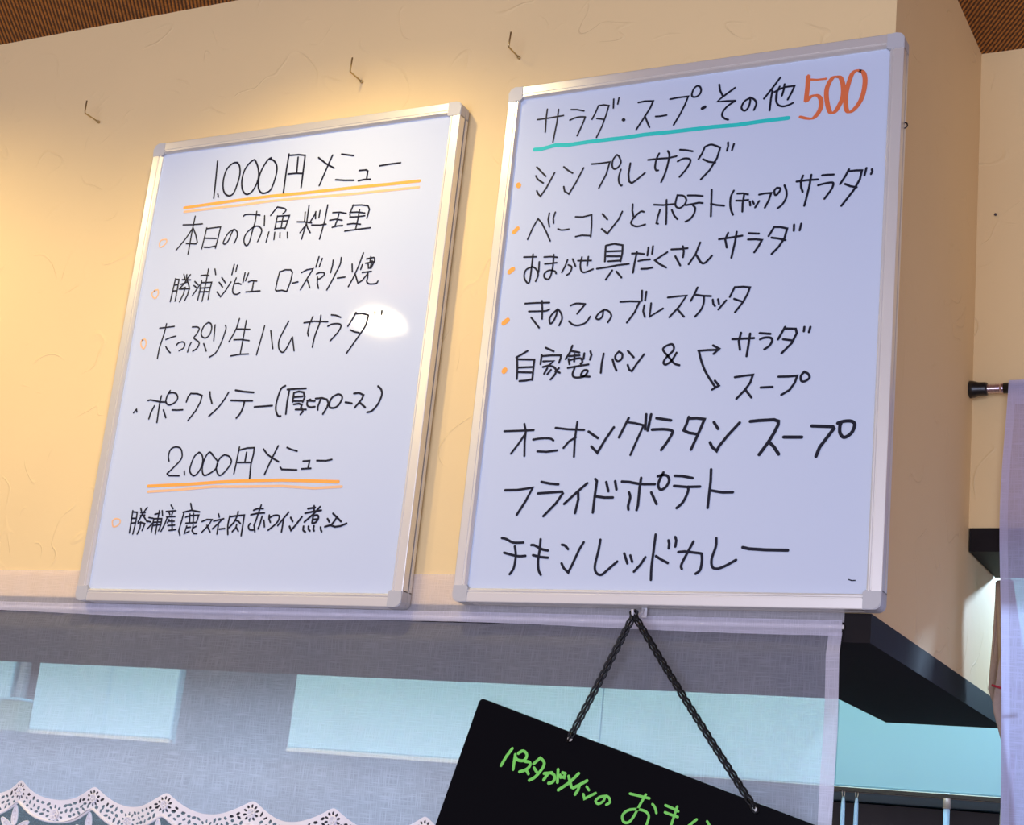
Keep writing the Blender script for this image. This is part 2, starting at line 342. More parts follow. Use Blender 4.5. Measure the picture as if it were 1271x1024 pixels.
left = make_board(-0.4520, 1.9430, 'left whiteboard with the handwritten 1.000 and 2.000 yen menu between orange underlines', [
  ('1.9:1041 5646 1062 5389 1078 5134;1.9:1132 5183 1152 5143 1142 5149;~1.9:1371 5585 1301 5588 1224 5531 1191 5441 1190 5309 1230 5195 1309 5140 1378 5168 1417 5295 1431 5425 1404 5537 1351 5590;~1.9:1617 5595 1555 5558 1497 5472 1477 5343 1507 5209 1576 5134 1653 5150 1710 5241 1729 5358 1698 5482 1638 5582 1611 5593;~1.9:1881 5591 1831 5565 1765 5452 1738 5325 1758 5192 1829 5120 1935 5141 1978 5244 1998 5393 1979 5482 1925 5548 1859 5578;1.9:2145 5609 2142 5409 2148 5091;1.9:2154 5592 2293 5584 2392 5564 2398 5348 2403 5133;1.9:2290 5549 2304 5337;1.9:2176 5338 2298 5335 2396 5321;1.8:2598 5509 2723 5414 2850 5341;1.8:2801 5518 2755 5391 2669 5130;1.8:2933 5516 3110 5475;1.8:2898 5182 3030 5161 3164 5146;1.8:3222 5266 3319 5264 3347 5246 3344 5145;1.8:3229 5132 3310 5140 3398 5133;1.8:3504 5295 3642 5301 3794 5302', 'k', 'black handwritten line reading 1.000円メニュー'),
  ('3.2:631 5047 1024 5057 1521 5065 1973 5067 2453 5056 3158 5051 3639 5041 4093 5037', 'o', 'orange underline below 1.000円メニュー'),
  ('2.6:642 4991 1162 4994 1534 4993 1984 5001 2463 4991 3171 4967 3651 4962 4093 4956', 'p', 'paler second orange underline below 1.000円メニュー'),
  ('1.6:658 4811 820 4798 966 4795;1.6:830 4912 820 4733 815 4402;1.6:818 4744 740 4620 616 4474;1.6:830 4748 885 4661 934 4548;1.6:761 4548 916 4530 933 4554;1.6:1045 4733 1034 4604 1019 4454;1.6:1049 4722 1261 4726 1250 4584 1233 4446;1.6:1036 4595 1221 4574;1.6:1053 4473 1136 4463 1224 4474;~1.6:1469 4671 1402 4635 1355 4553 1343 4501 1380 4487 1420 4536 1452 4630 1482 4670 1531 4633 1543 4568 1515 4485;~1.6:1592 4837 1620 4855 1719 4849 1844 4826;~1.6:1786 4882 1785 4748 1768 4643 1747 4485 1714 4435 1671 4471 1657 4547 1693 4618 1774 4674 1846 4678 1903 4630 1902 4567 1870 4474;1.6:1917 4810 1934 4680;1.6:2019 4587 1999 4457;1.6:2006 4806 2090 4910;~1.6:2097 4907 2203 4877 2226 4848 2185 4810;1.6:2111 4789 2100 4612;1.6:2112 4785 2292 4778 2275 4700 2255 4607;1.6:2198 4766 2193 4624;1.6:2112 4711 2273 4711;1.6:2103 4624 2253 4618;1.6:2108 4574 2113 4478;1.6:2188 4561 2197 4497;1.6:2297 4556 2312 4481;1.6:2519 4798 2529 4676;1.6:2561 4883 2563 4672 2524 4446;1.6:2420 4681 2516 4672 2637 4646;1.6:2564 4630 2524 4587 2486 4533;1.6:2562 4641 2588 4586 2637 4519;1.6:2678 4787 2657 4737 2612 4657;1.6:2672 4787 2685 4697;1.6:2735 4797 2732 4708;1.6:2835 4860 2823 4647 2787 4422;1.6:2642 4618 2760 4606 2852 4610;1.6:2924 4752 3026 4747 3121 4722;1.6:3017 4727 3002 4640 2980 4564;1.6:2896 4656 2982 4661 3077 4638;1.6:2946 4560 3019 4571 3093 4569;1.6:3208 4822 3192 4777 3175 4706 3185 4674;1.6:3197 4818 3323 4810 3417 4790 3444 4741 3424 4630;1.6:3171 4729 3280 4723 3385 4700;1.6:3180 4669 3300 4662 3390 4666;1.6:3304 4750 3299 4632 3286 4499;1.6:3160 4578 3245 4580 3347 4560;1.6:3134 4493 3291 4499 3493 4502', 'k', 'black handwritten line reading 本日のお魚料理'),
  ('~1.6:322 4597 348 4631 422 4633 432 4587 386 4546 338 4541 324 4588', 'p', 'small orange ring bullet before 本日のお魚料理'),
  ('1.6:681 4084 675 3987 660 3780;1.6:683 4075 741 4068 739 3950 735 3780;1.6:686 3997 736 3999;1.6:676 3918 739 3920;1.6:804 4133 835 4071;1.6:908 4119 863 4059;1.6:793 4062 922 4049;1.6:850 4124 861 4059 835 4007 767 3938;1.6:786 4000 882 4025;1.6:872 4047 910 3980 933 3925;1.6:780 3937 859 3952 850 3867 807 3769;1.6:799 3935 926 3931 916 3852 886 3780;1.6:996 4021 1057 3974;1.6:991 3969 1044 3933;1.6:1081 3967 994 3835;1.6:1076 4093 1144 4095 1202 4083;1.6:1179 4172 1174 4002 1160 3749;1.6:1101 4024 1100 3902 1088 3770;1.6:1100 3997 1263 3990 1251 3890 1249 3769;1.6:1089 3926 1238 3923;1.6:1086 3876 1236 3870;1.6:1279 4164 1306 4087;1.6:1407 4042 1476 3966;1.6:1378 3981 1443 3913;1.6:1368 3855 1436 3787 1496 3861 1561 3972;1.6:1568 4198 1555 4067;1.6:1617 4184 1609 4105;~1.6:1631 4019 1610 3937 1605 3864 1626 3815 1677 3801 1722 3818;1.6:1609 3942 1674 3947 1720 3928;1.6:1754 4078 1744 3952;1.6:1807 4068 1779 3971;1.6:1825 3951 1877 3963 1950 3952;1.6:1904 3945 1901 3826;1.6:1812 3822 2022 3820;1.6:2273 4051 2257 3938 2249 3815 2275 3798;1.6:2280 4045 2347 4066 2430 4059 2462 4025 2455 3912 2419 3782;1.6:2275 3801 2345 3803 2419 3782;1.6:2485 3884 2563 3894;1.6:2596 4009 2666 4040 2757 4047 2722 3984 2677 3905 2617 3792;1.6:2687 3915 2717 3871 2745 3808;1.6:2817 4194 2793 4065;1.6:2867 4167 2841 4066;~1.6:2815 3976 2870 3990 2924 3978 2923 3947 2882 3915 2849 3907;1.6:2836 3934 2847 3851 2874 3788;1.6:3028 4132 3029 4071 3015 3975;~1.6:3138 4154 3136 4072 3091 3964 3050 3866 2996 3758;1.6:3124 3898 3230 3902;1.6:3305 4058 3323 3961;1.6:3443 4188 3398 4020 3342 3873 3295 3776;1.6:3450 4041 3437 3982;1.6:3366 3932 3423 3811 3480 3842 3545 3927;1.6:3499 4108 3595 4118;1.6:3554 4130 3552 4057;1.6:3494 4053 3616 4065;1.6:3609 4111 3614 4075 3581 3989;1.6:3527 4053 3543 3986;1.6:3581 4078 3563 3985;1.6:3465 3940 3588 3945;~1.6:3544 3933 3547 3868 3544 3821 3585 3789 3676 3788 3698 3815', 'k', 'black handwritten line reading 勝浦ジビエローズマリー焼'),
  ('~1.6:361 3934 421 3956 443 3901 412 3841 359 3871 343 3917 389 3955', 'p', 'small orange ring bullet before 勝浦ジビエローズマリー焼'),
  ('1.6:564 3435 671 3439 790 3444;1.6:661 3487 649 3361 611 3174 607 3037;1.6:691 3279 762 3301 840 3315;1.6:710 3184 751 3134 796 3100;~1.6:872 3190 897 3220 963 3232 1000 3203 991 3152 929 3119;~1.6:1075 3418 1151 3413 1187 3385 1157 3319 1128 3274 1185 3234 1222 3201 1204 3139 1143 3101;1.6:1096 3218 1075 3168 1064 3095;1.6:1292 3191 1350 3090;~1.6:1308 3461 1259 3427 1229 3356 1242 3293 1302 3263 1357 3296 1378 3378 1354 3442 1308 3461;1.6:1421 3422 1439 3219;~1.6:1580 3406 1596 3354 1559 3191 1499 3061 1412 3009;1.6:1777 3481 1756 3364 1723 3284 1673 3194;1.6:1753 3349 1844 3343 1959 3331;1.6:1885 3449 1878 3223 1871 3030;1.6:1742 3213 1856 3209 1973 3187;1.6:1732 3007 1867 3020 1992 3018;1.6:2170 3363 2150 3227 2114 3001;1.6:2270 3296 2340 3064;~1.6:2512 3397 2457 3279 2413 3161 2431 3059 2491 3010 2540 3063 2598 3195;1.6:2601 3195 2653 3021;1.7:2737 3364 2879 3373 3074 3355;1.7:2852 3435 2820 3347 2810 3237 2826 3196;~1.7:2964 3443 2962 3347 2920 3190 2906 3051;1.7:3112 3438 3175 3428 3247 3399;~1.7:3085 3299 3136 3321 3226 3320 3269 3293 3241 3220 3146 3115;1.7:3452 3444 3427 3386 3366 3281;1.7:3454 3429 3543 3426 3621 3403;~1.7:3630 3398 3609 3276 3548 3171 3485 3077 3395 2945;1.7:3404 3234 3466 3206 3534 3190;1.7:3712 3436 3720 3391;1.7:3806 3440 3808 3395', 'k', 'black handwritten line reading たっぷり生ハムサラダ'),
  ('~1.6:303 3289 353 3304 386 3249 368 3179 320 3209 300 3271 332 3305', 'p', 'small orange ring bullet before たっぷり生ハムサラダ'),
  ('1.8:378 2345 413 2390 427 2354;1.8:574 2495 610 2501 767 2469 861 2463;1.8:770 2546 763 2459 765 2325 770 2208;1.8:687 2421 646 2330 635 2258;1.8:838 2363 895 2264;~1.8:894 2607 863 2547 853 2476 886 2433 937 2426 1004 2459 1029 2509 996 2562 931 2580 877 2572;1.8:975 2358 1050 2353 1136 2354;1.8:1172 2452 1184 2513 1218 2557 1317 2550 1395 2524 1386 2443 1335 2334 1242 2216;1.8:1506 2565 1519 2509 1564 2416;~1.8:1787 2547 1733 2449 1656 2352 1548 2258;2:1885 2568 2013 2545 2157 2528;2:1843 2443 1998 2433 2157 2425;~2:2041 2421 2035 2357 2008 2278 1960 2221;2:2200 2348 2327 2350 2454 2354;~2:2602 2591 2546 2554 2512 2417 2513 2308 2556 2228 2597 2222;2:2639 2544 2764 2546 2900 2545;2:2668 2538 2661 2381 2667 2244;2:2738 2496 2739 2388;2:2743 2500 2803 2512 2873 2500 2900 2440 2882 2382;2:2746 2446 2870 2449;2:2743 2397 2880 2392;2:2761 2357 2828 2364 2876 2348 2865 2314;2:2795 2293 2942 2287;2:2883 2304 2901 2264 2873 2231;2:2942 2394 3050 2385;~2:2985 2407 2949 2389 2951 2340 2995 2314 3061 2316;2:3056 2415 3145 2418 3215 2397 3241 2357 3231 2300 3187 2224;2:3130 2410 3101 2315 3107 2276;~2:3339 2450 3279 2414 3256 2347 3275 2298 3342 2295 3391 2332 3422 2398 3407 2437 3361 2454 3319 2441;2:3475 2353 3565 2336;2:3575 2454 3645 2458 3709 2429 3689 2377 3611 2285;2:3673 2340 3752 2281;~2:3888 2527 3938 2481 3953 2414 3915 2311 3850 2237 3788 2221', 'k', 'black handwritten line reading ポークソテー(厚切ロース)'),
  ('~1.7:1056 1714 1033 1779 1051 1859 1118 1889 1195 1870 1235 1804 1234 1734 1154 1647 1056 1559;1.7:1056 1559 1092 1533 1245 1528;1.7:1312 1584 1323 1539;~1.7:1490 1813 1432 1769 1397 1671 1394 1582 1455 1526 1510 1550 1555 1628 1562 1717 1531 1787 1484 1813;~1.7:1685 1788 1640 1809 1592 1746 1571 1637 1594 1548 1646 1528 1763 1594 1788 1682 1736 1737 1672 1793;~1.7:1871 1773 1818 1740 1784 1672 1784 1594 1835 1524 1890 1542 1958 1619 1986 1687 1946 1747 1871 1773;1.7:2071 1861 2061 1695 2049 1539;1.8:2079 1824 2186 1846 2287 1847 2290 1777 2274 1641 2286 1477;1.8:2186 1794 2182 1673;1.8:2080 1672 2264 1669;1.8:2422 1827 2488 1762 2564 1717 2663 1669;1.8:2625 1860 2564 1717 2490 1521;1.8:2753 1837 2819 1811 2901 1790;1.8:2697 1603 2724 1576 2815 1572 2933 1565;1.8:3005 1668 3094 1671 3085 1585;1.8:2998 1576 3125 1580;1.8:3193 1670 3320 1665 3395 1678', 'k', 'black handwritten line reading 2.000円メニュー'),
  ('3.2:799 1409 1416 1423 1886 1443 2176 1449 2746 1449 3523 1416', 'o', 'orange underline below 2.000円メニュー'),
  ('2.6:813 1339 1309 1358 1779 1388 2188 1381 2758 1379 3208 1346 3576 1359', 'p', 'paler second orange underline below 2.000円メニュー'),
  ('1.7:627 1107 631 968 632 835;1.7:630 1092 699 1087 703 978 687 820;1.7:628 1013 702 1012;1.7:628 953 701 958;1.7:744 1136 769 1086;1.7:841 1145 783 1066 736 968;1.7:756 1081 823 1081;1.7:757 1047 823 1051;1.7:800 1046 847 997 878 967;1.7:739 953 781 963 845 947 820 864;1.7:779 967 782 898 755 820;1.7:891 1021 954 1011;1.7:876 977 927 967;1.7:965 957 895 883;1.7:975 1060 1045 1074;1.7:1033 1103 1030 995 1030 819;1.7:969 996 964 844;1.7:967 1006 1089 1005 1091 936 1070 858;1.7:964 961 1073 966;1.7:966 922 1068 932;1.7:1075 1103 1093 1044;1.7:1195 1171 1234 1126;1.7:1138 1093 1281 1101;1.7:1181 1087 1200 1053;1.7:1240 1097 1230 1053;1.7:1157 1026 1283 1031;1.7:1170 1024 1149 946 1108 853;1.7:1200 994 1184 955;1.7:1198 975 1282 972;1.7:1197 921 1298 926;1.7:1226 863 1326 872;1.7:1242 994 1273 867;1.7:1485 1187 1518 1109;1.7:1393 1081 1513 1104 1636 1084;1.7:1406 1076 1388 954 1371 857 1400 804;1.7:1440 1022 1514 1041 1631 1045 1613 958;1.7:1498 1060 1512 958;1.7:1551 1065 1565 958;1.7:1460 949 1607 955;1.7:1479 915 1461 823 1527 852;1.7:1489 896 1535 900;1.7:1572 924 1567 857 1603 823 1645 823;1.7:1568 886 1616 910;1.7:1693 967 1759 991 1836 990 1796 923 1713 837;1.7:1772 923 1835 841;1.7:1916 1057 1935 1018;1.7:1863 971 2003 999;1.7:1981 989 1922 932 1862 880;1.7:1938 942 1938 817;1.8:1963 875 2037 882;~1.8:2084 1032 2076 922 2096 812;1.8:2092 1022 2194 1034 2290 1040 2289 949 2288 798;1.8:2194 1083 2193 1036 2161 960 2098 893;1.8:2169 979 2217 969 2251 940;1.8:2201 931 2196 893 2153 845;1.8:2195 902 2238 850;~1.8:2411 1096 2465 1114 2544 1114;1.8:2381 1042 2474 1060 2570 1063;1.8:2508 1157 2485 1062 2466 977 2448 920 2473 844;~1.8:2388 939 2371 906 2395 868 2447 863;1.8:2543 1024 2530 939 2512 877;1.8:2577 976 2598 900;1.8:2642 1037 2644 995 2671 952;~1.8:2648 1004 2705 1032 2772 1031 2784 994 2754 937 2656 861;1.8:2905 1068 2836 984 2781 914;1.8:2847 984 2847 918 2844 839;2:2944 1007 2979 960;2:2944 904 2974 857 3034 927 3097 1015;2:3164 1108 3260 1121;2:3241 1140 3250 1084;2:3134 1055 3240 1074 3347 1087;2:3324 1129 3255 1051 3140 954;2:3248 1028 3245 944;~2:3249 1023 3302 1032 3323 999 3293 948 3251 939;2:3256 981 3309 985;~2:3137 903 3139 861 3170 838;2:3203 903 3208 870 3231 851;2:3278 907 3274 870 3287 851;2:3368 893 3378 860 3392 842;2:3510 1049 3565 1007 3632 956;2:3570 1011 3549 970 3514 924;2:3447 989 3477 952;2:3426 897 3494 915 3561 896 3635 905 3710 934', 'k', 'black handwritten line reading 勝浦産鹿スネ肉赤ワイン煮込'),
  ('~1.6:336 980 373 1010 444 999 459 959 418 920 362 915 338 970', 'p', 'small orange ring bullet before 勝浦産鹿スネ肉赤ワイン煮込'),

], 1.25e-3, (0.115, 0.335), 0)
right = make_board(0.0665, 1.9503, 'right whiteboard listing salads and soups with an orange 500 at its top corner', [
  ('1.7:382 5557 509 5558 711 5566;1.7:497 5673 494 5552 502 5386;1.7:641 5651 637 5493 612 5252;1.7:800 5627 876 5617 964 5588;~1.7:798 5497 866 5518 926 5521 988 5512;1.7:988 5512 964 5431 909 5290;1.7:1138 5631 1111 5551 1074 5471;1.7:1138 5631 1202 5632 1267 5614 1243 5503 1207 5370 1151 5240;1.7:1133 5473 1219 5452;1.7:1319 5686 1325 5576;1.7:1382 5692 1374 5619;3.2:1458 5416 1468 5410;1.9:1624 5602 1700 5609 1801 5597 1774 5521 1712 5412 1628 5276;1.9:1714 5427 1751 5349 1783 5282;1.9:1846 5404 1899 5400 1974 5404;1.9:2001 5592 2099 5598 2212 5597 2182 5505 2134 5395 2067 5274;~1.9:2306 5710 2271 5681 2252 5620 2264 5585 2306 5579 2346 5607 2356 5654 2339 5695 2306 5710;3.4:2387 5429 2414 5442;2:2562 5688 2577 5614 2614 5542;2:2745 5624 2614 5537 2554 5488 2655 5479 2760 5469;~2:2760 5469 2677 5419 2627 5359 2621 5312 2651 5275 2693 5255;~2:2926 5479 2865 5450 2835 5388 2849 5348 2882 5339 2915 5377 2928 5451 2921 5485;~2:2921 5485 2973 5454 2998 5403 2976 5331;2:3248 5675 3171 5568 3080 5449;2:3168 5531 3157 5429 3151 5303;2:3192 5513 3252 5538 3304 5554 3410 5553 3383 5482 3344 5403;2:3246 5567 3219 5505 3219 5430;~2:3218 5514 3214 5430 3236 5362 3291 5331 3352 5337 3403 5356;2:3298 5588 3293 5523 3276 5455', 'k', 'black handwritten line reading サラダ・スープ・その他'),
  ('3.4:3553 5654 3552 5514 3544 5353;3.4:3556 5607 3652 5589 3743 5588;~3.4:3548 5357 3601 5405 3662 5406 3703 5354 3708 5270 3681 5200 3632 5151 3572 5154 3488 5184;~3.4:3884 5588 3824 5592 3776 5520 3759 5429 3774 5307 3810 5197 3861 5194 3908 5271 3938 5368 3932 5488 3902 5576 3863 5595;~3.4:4129 5617 4069 5635 4020 5596 3984 5472 3968 5354 3979 5215 4015 5169 4072 5203 4127 5287 4156 5392 4163 5520 4138 5606 4086 5632', 'r', 'large orange number 500'),
  ('4:387 5185 469 5180 648 5208 810 5191 1047 5198 1341 5196 1487 5193 1726 5202 2010 5195 2290 5193 2520 5192 2794 5180 3062 5188 3361 5188', 't', 'teal marker underline below the heading'),
  ('1.8:440 4963 567 4834;~1.8:440 4854 474 4805 544 4755;1.8:472 4669 494 4627 526 4595 591 4695 674 4867;1.8:781 4926 838 4877 899 4836;1.8:806 4683 823 4625 879 4586 956 4723 1029 4884;1.8:1124 4920 1232 4916 1344 4920 1313 4773 1240 4620;~1.8:1421 4997 1381 4944 1377 4866 1408 4827 1451 4846 1478 4899 1451 4969 1421 4997;~1.8:1485 4815 1468 4722 1480 4654 1505 4619 1518 4623;2:1593 4876 1582 4750 1596 4660 1631 4634 1678 4662 1776 4739;2:1801 4891 1954 4889 2041 4884 2131 4896;~2:1926 4953 1899 4890 1890 4803 1905 4757 1930 4752;~2:2025 4969 2047 4917 2036 4808 2012 4701 1977 4609;2:2166 4968 2239 4954 2314 4931;~2:2150 4833 2215 4858 2285 4845 2294 4800 2247 4718 2186 4647;2:2451 4967 2425 4894 2389 4833;~2:2451 4967 2524 4985 2627 4937;2:2627 4937 2599 4819 2525 4687 2432 4589;2:2441 4824 2507 4786 2582 4767;2:2710 4987 2715 4945 2704 4891;2:2779 4962 2761 4891', 'k', 'black handwritten line reading シンプルサラダ'),
  ('5.5:227 4767 235 4757', 'o', 'orange bullet dot before シンプルサラダ'),
  ('1.7:422 4088 472 4223 526 4325 577 4271 650 4149 706 4043;1.7:660 4379 653 4303 678 4214;1.7:734 4383 716 4316 726 4252;~1.7:787 4179 836 4160 923 4163;1.7:989 4303 1078 4292 1183 4308 1195 4183 1197 4046;1.7:1013 4065 1089 4075 1195 4060;1.9:1314 4304 1378 4234;1.9:1321 4128 1394 4065 1458 4148 1517 4227 1548 4309;1.9:1665 4382 1667 4307 1687 4234;~1.9:1805 4279 1767 4287 1706 4237 1664 4176 1687 4136 1745 4116 1832 4131;1.9:1916 4352 2024 4336 2158 4336;1.9:2057 4393 2069 4238 2075 4112;1.9:1991 4285 1971 4202 1962 4133 1982 4124;1.9:2127 4270 2160 4201 2200 4156;~1.9:2178 4437 2163 4341 2180 4297 2222 4283 2270 4320 2284 4374 2248 4420 2183 4433;2:2299 4419 2387 4410 2468 4394;2:2285 4308 2367 4315 2430 4322 2474 4313;~2:2368 4296 2394 4261 2385 4198 2344 4142 2295 4119;2:2565 4456 2572 4299 2578 4151;2:2568 4294 2632 4274 2718 4258;~2:2814 4420 2787 4359 2784 4277 2798 4202 2824 4145;2:2856 4381 2919 4377 2975 4359;2:2849 4302 2915 4295 2981 4297;2:2933 4369 2922 4262 2925 4171;2:3000 4277 3008 4231;2:3029 4279 3046 4245;2:3102 4271 3062 4203;2:3097 4344 3158 4351 3228 4349 3206 4269 3168 4190;~2:3285 4401 3261 4372 3268 4326 3290 4324 3322 4366 3320 4393 3285 4401;~2:3366 4420 3392 4349 3392 4277 3357 4209 3308 4169;2.1:3495 4448 3601 4451 3721 4447;2.1:3560 4507 3540 4451 3546 4378 3566 4326;2.1:3648 4506 3632 4369 3592 4167;2.1:3763 4487 3820 4487 3884 4482;~2.1:3726 4381 3783 4392 3850 4398 3884 4386 3870 4325 3800 4224;2.1:4041 4524 4007 4452 3956 4369;2.1:4046 4502 4112 4503 4177 4497 4159 4400 4098 4283 3981 4127;2.1:4007 4365 4062 4335 4129 4315;2.1:4221 4517 4205 4439;2.1:4278 4497 4283 4475 4272 4445', 'k', 'black handwritten line reading ベーコンとポテト(チップ)サラダ'),
  ('4.5:239 4192 280 4232', 'o', 'orange bullet dot before ベーコンとポテト(チップ)サラダ'),
  ('1.8:400 3878 481 3873 553 3868;~1.8:510 3902 509 3750 505 3608 488 3562 446 3603 427 3661 447 3726 525 3749 579 3706 600 3647 578 3578;1.8:598 3804 603 3685;1.8:652 3857 731 3855 813 3840;1.8:670 3774 739 3773 813 3777;~1.8:768 3875 772 3747 759 3635 730 3590 683 3612 678 3660 728 3694 799 3679 821 3649;~1.8:958 3739 1000 3714 999 3672 979 3636 953 3621;1.8:944 3799 921 3725 889 3657;1.8:1005 3803 1048 3715;1.8:1071 3778 1149 3772 1231 3767;~1.8:1115 3817 1105 3729 1121 3662 1162 3635 1263 3664;1.8:1192 3815 1188 3712;2:1389 3924 1392 3835 1396 3742;2:1393 3927 1487 3939 1589 3913 1593 3818 1580 3728;2:1404 3857 1571 3848;2:1415 3801 1567 3787;2:1435 3740 1579 3737;2:1309 3665 1436 3673 1558 3686 1681 3690;2:1492 3631 1426 3530;2:1544 3613 1609 3539;2:1707 3806 1782 3801 1848 3788;2:1764 3817 1748 3703 1738 3584;2:1893 3861 1889 3769;2:1945 3870 1941 3783;2:1790 3713 1854 3721 1923 3720;2:1830 3620 1900 3617 1959 3625;2:2116 3786 1980 3706 2034 3660 2116 3612;2:2159 3814 2260 3810 2343 3812;2:2287 3839 2303 3783 2299 3713;2:2210 3732 2275 3622;2:2480 3863 2438 3735 2369 3628;~2:2438 3731 2477 3686 2498 3644 2526 3628;~2.1:2451 3721 2491 3655 2533 3623 2576 3648 2623 3703;2.1:2689 3881 2812 3888 2943 3898;2.1:2784 3944 2757 3872 2781 3781;2.1:2878 3947 2867 3828 2839 3662;2.1:3013 3919 3122 3904;2.1:3010 3849 3093 3844 3160 3830 3131 3770 3086 3700;2.1:3229 3868 3283 3962 3349 3956 3424 3933 3400 3824 3341 3734 3274 3665;2.1:3263 3846 3335 3830 3412 3806;2.1:3495 3968 3496 3900;2.1:3570 3972 3558 3900', 'k', 'black handwritten line reading おまかせ具だくさんサラダ'),
  ('5:238 3715 275 3745', 'o', 'orange bullet dot before おまかせ具だくさんサラダ'),
  ('1.9:476 3324 614 3322 774 3314;~1.9:533 3228 648 3222 739 3219 782 3235;1.9:682 3342 699 3216 705 3130;1.9:570 3155 680 3029;~1.9:884 3231 822 3176 796 3124 811 3069 843 3089 874 3161 885 3225 929 3179 947 3114 921 3041;~1.9:1035 3260 1102 3280 1209 3267;1.9:1209 3264 1123 3161;~1.9:1034 3081 1082 3041 1150 3026 1236 3052 1282 3118;~1.9:1442 3187 1380 3148 1352 3097 1392 3079 1427 3114 1437 3182 1498 3161 1531 3107 1497 3038;2:1622 3261 1734 3260 1846 3249 1798 3131 1719 3021;2:1862 3370 1868 3254;2:1913 3356 1907 3258;2:1903 3203 1895 3137 1920 3071;2:1979 3220 1975 3070 2118 3151;2:2165 3271 2264 3276 2373 3277 2299 3159 2199 3050;2:2278 3136 2362 3044;2:2489 3359 2461 3287 2425 3214;2:2461 3281 2557 3261 2646 3251;~2:2568 3254 2570 3178 2544 3105 2486 3036;2:2668 3211 2677 3164 2698 3138;2:2726 3211 2740 3154;2:2815 3192 2738 3097;2:2899 3332 2853 3227;2:2899 3330 2988 3329 3065 3317 3043 3244 3000 3160 2921 3056;2:2901 3202 2999 3162', 'k', 'black handwritten line reading きのこのブルスケッタ'),
  ('5:235 3112 278 3145', 'o', 'orange bullet dot before きのこのブルスケッタ'),
  ('2.1:569 2770 499 2732 439 2703;2.1:449 2703 466 2573 474 2453;2.1:456 2679 663 2665 662 2544 662 2435;2.1:472 2584 653 2582;2.1:483 2531 641 2520;2.1:509 2429 582 2430 661 2442;2.1:786 2794 887 2747;2.1:746 2714 743 2609;2.1:752 2700 863 2703 977 2697 978 2665 964 2615;2.1:773 2639 899 2637 846 2590 775 2575;~2.1:828 2582 896 2574 939 2530 925 2477 883 2429;2.1:830 2559 798 2497;2.1:876 2538 838 2490;2.1:970 2552 931 2517;2.1:940 2521 985 2499;2.1:1104 2799 1082 2723 1039 2651;2.1:1094 2740 1196 2716;2.1:1076 2682 1200 2684;2.1:1141 2701 1144 2619;~2.1:1075 2650 1090 2591;~2.1:1090 2636 1165 2650 1222 2647 1241 2605 1223 2590;2.1:1254 2704 1251 2641;2.1:1323 2723 1340 2681 1328 2630;2.1:1076 2549 1193 2563 1316 2576;~2.1:1157 2547 1139 2484 1152 2448 1196 2435 1271 2442 1305 2476 1312 2507 1273 2514 1248 2488 1246 2452 1342 2438;2.1:1482 2687 1469 2568 1469 2475;2.1:1591 2618 1616 2550 1648 2491;~2.1:1656 2701 1622 2663 1623 2622 1655 2594 1695 2618 1698 2669 1656 2701;2.1:1759 2702 1833 2626;2.1:1771 2547 1792 2494 1825 2475 1876 2557 1947 2654;~2.1:2354 2513 2296 2535 2227 2610 2161 2685 2176 2725 2247 2749 2275 2719 2269 2673 2197 2601 2175 2551 2203 2527 2262 2567 2312 2651;2.2:2552 2658 2651 2660 2775 2657;2.2:2709 2708 2777 2668 2721 2616;~2.2:2557 2658 2594 2541 2659 2406 2763 2260;2.2:2755 2326 2802 2272 2732 2232;2.2:2913 2764 3027 2762 3143 2761;2.2:3001 2826 2983 2737 3002 2644;2.2:3099 2812 3090 2698 3077 2571;2.2:3201 2811 3315 2796;~2.2:3209 2744 3253 2759 3317 2755 3338 2722 3312 2669 3261 2634;2.2:3465 2860 3432 2797 3398 2732;2.2:3471 2843 3577 2833 3590 2787 3544 2683 3444 2581;2.2:3451 2731 3542 2713;2.2:3666 2847 3663 2802;2.2:3728 2843 3716 2790;2.2:2968 2353 3064 2363 3158 2369 3134 2286 3085 2214 3000 2123;2.2:3085 2219 3157 2130;2.2:3249 2231 3371 2231;2.2:3427 2336 3533 2333 3621 2337 3599 2264 3551 2193 3468 2144;~2.2:3692 2376 3658 2330 3666 2282 3702 2275 3747 2310 3729 2353 3687 2374', 'k', 'black handwritten line reading 自家製パン&サラダ スープ'),
  ('5.5:305 2552 313 2564', 'o', 'orange bullet dot before 自家製パン&サラダ スープ'),
  ('2.2:389 1867 552 1867 743 1868;2.2:623 1941 649 1861 649 1734 663 1585;2.2:642 1823 570 1711 498 1615;~2.2:748 1763 835 1773 944 1770 989 1747;2.2:813 1632 919 1624 1045 1636;2.2:1001 1885 1148 1864 1337 1851;2.2:1249 1942 1239 1755 1248 1562;2.2:1248 1773 1175 1732 1116 1661;2.5:1390 1831 1504 1757;2.5:1438 1668 1514 1598 1594 1744 1676 1869;2.5:1835 1964 1790 1861 1744 1758;2.2:1830 1918 1911 1905 2010 1879 1950 1724 1890 1565;2.7:2028 1995 2031 1835;2.7:2083 1993 2060 1823;2.7:2147 1951 2309 1921;~2.7:2108 1829 2245 1828 2330 1809 2327 1766 2279 1682 2227 1610;2.7:2501 1949 2484 1879 2457 1810 2514 1782 2597 1766;2.7:2508 1934 2590 1935 2673 1921 2642 1831 2552 1605;2.7:2777 1885 2827 1814;2.7:2751 1673 2776 1625 2828 1583 2851 1633 2940 1747 3051 1870;3:3162 1880 3252 1886 3409 1889 3454 1872 3454 1835 3417 1753 3361 1655 3276 1533;3:3365 1666 3426 1607 3477 1533;3:3519 1706 3702 1700;3:3798 1811 4010 1796 4021 1777 3984 1725 3889 1594 3856 1501;~3:4057 1830 4099 1844 4159 1850 4204 1840 4225 1809 4204 1738 4156 1694 4116 1688 4084 1732 4079 1793 4089 1829', 'k', 'black handwritten line reading オニオングラタンスープ'),
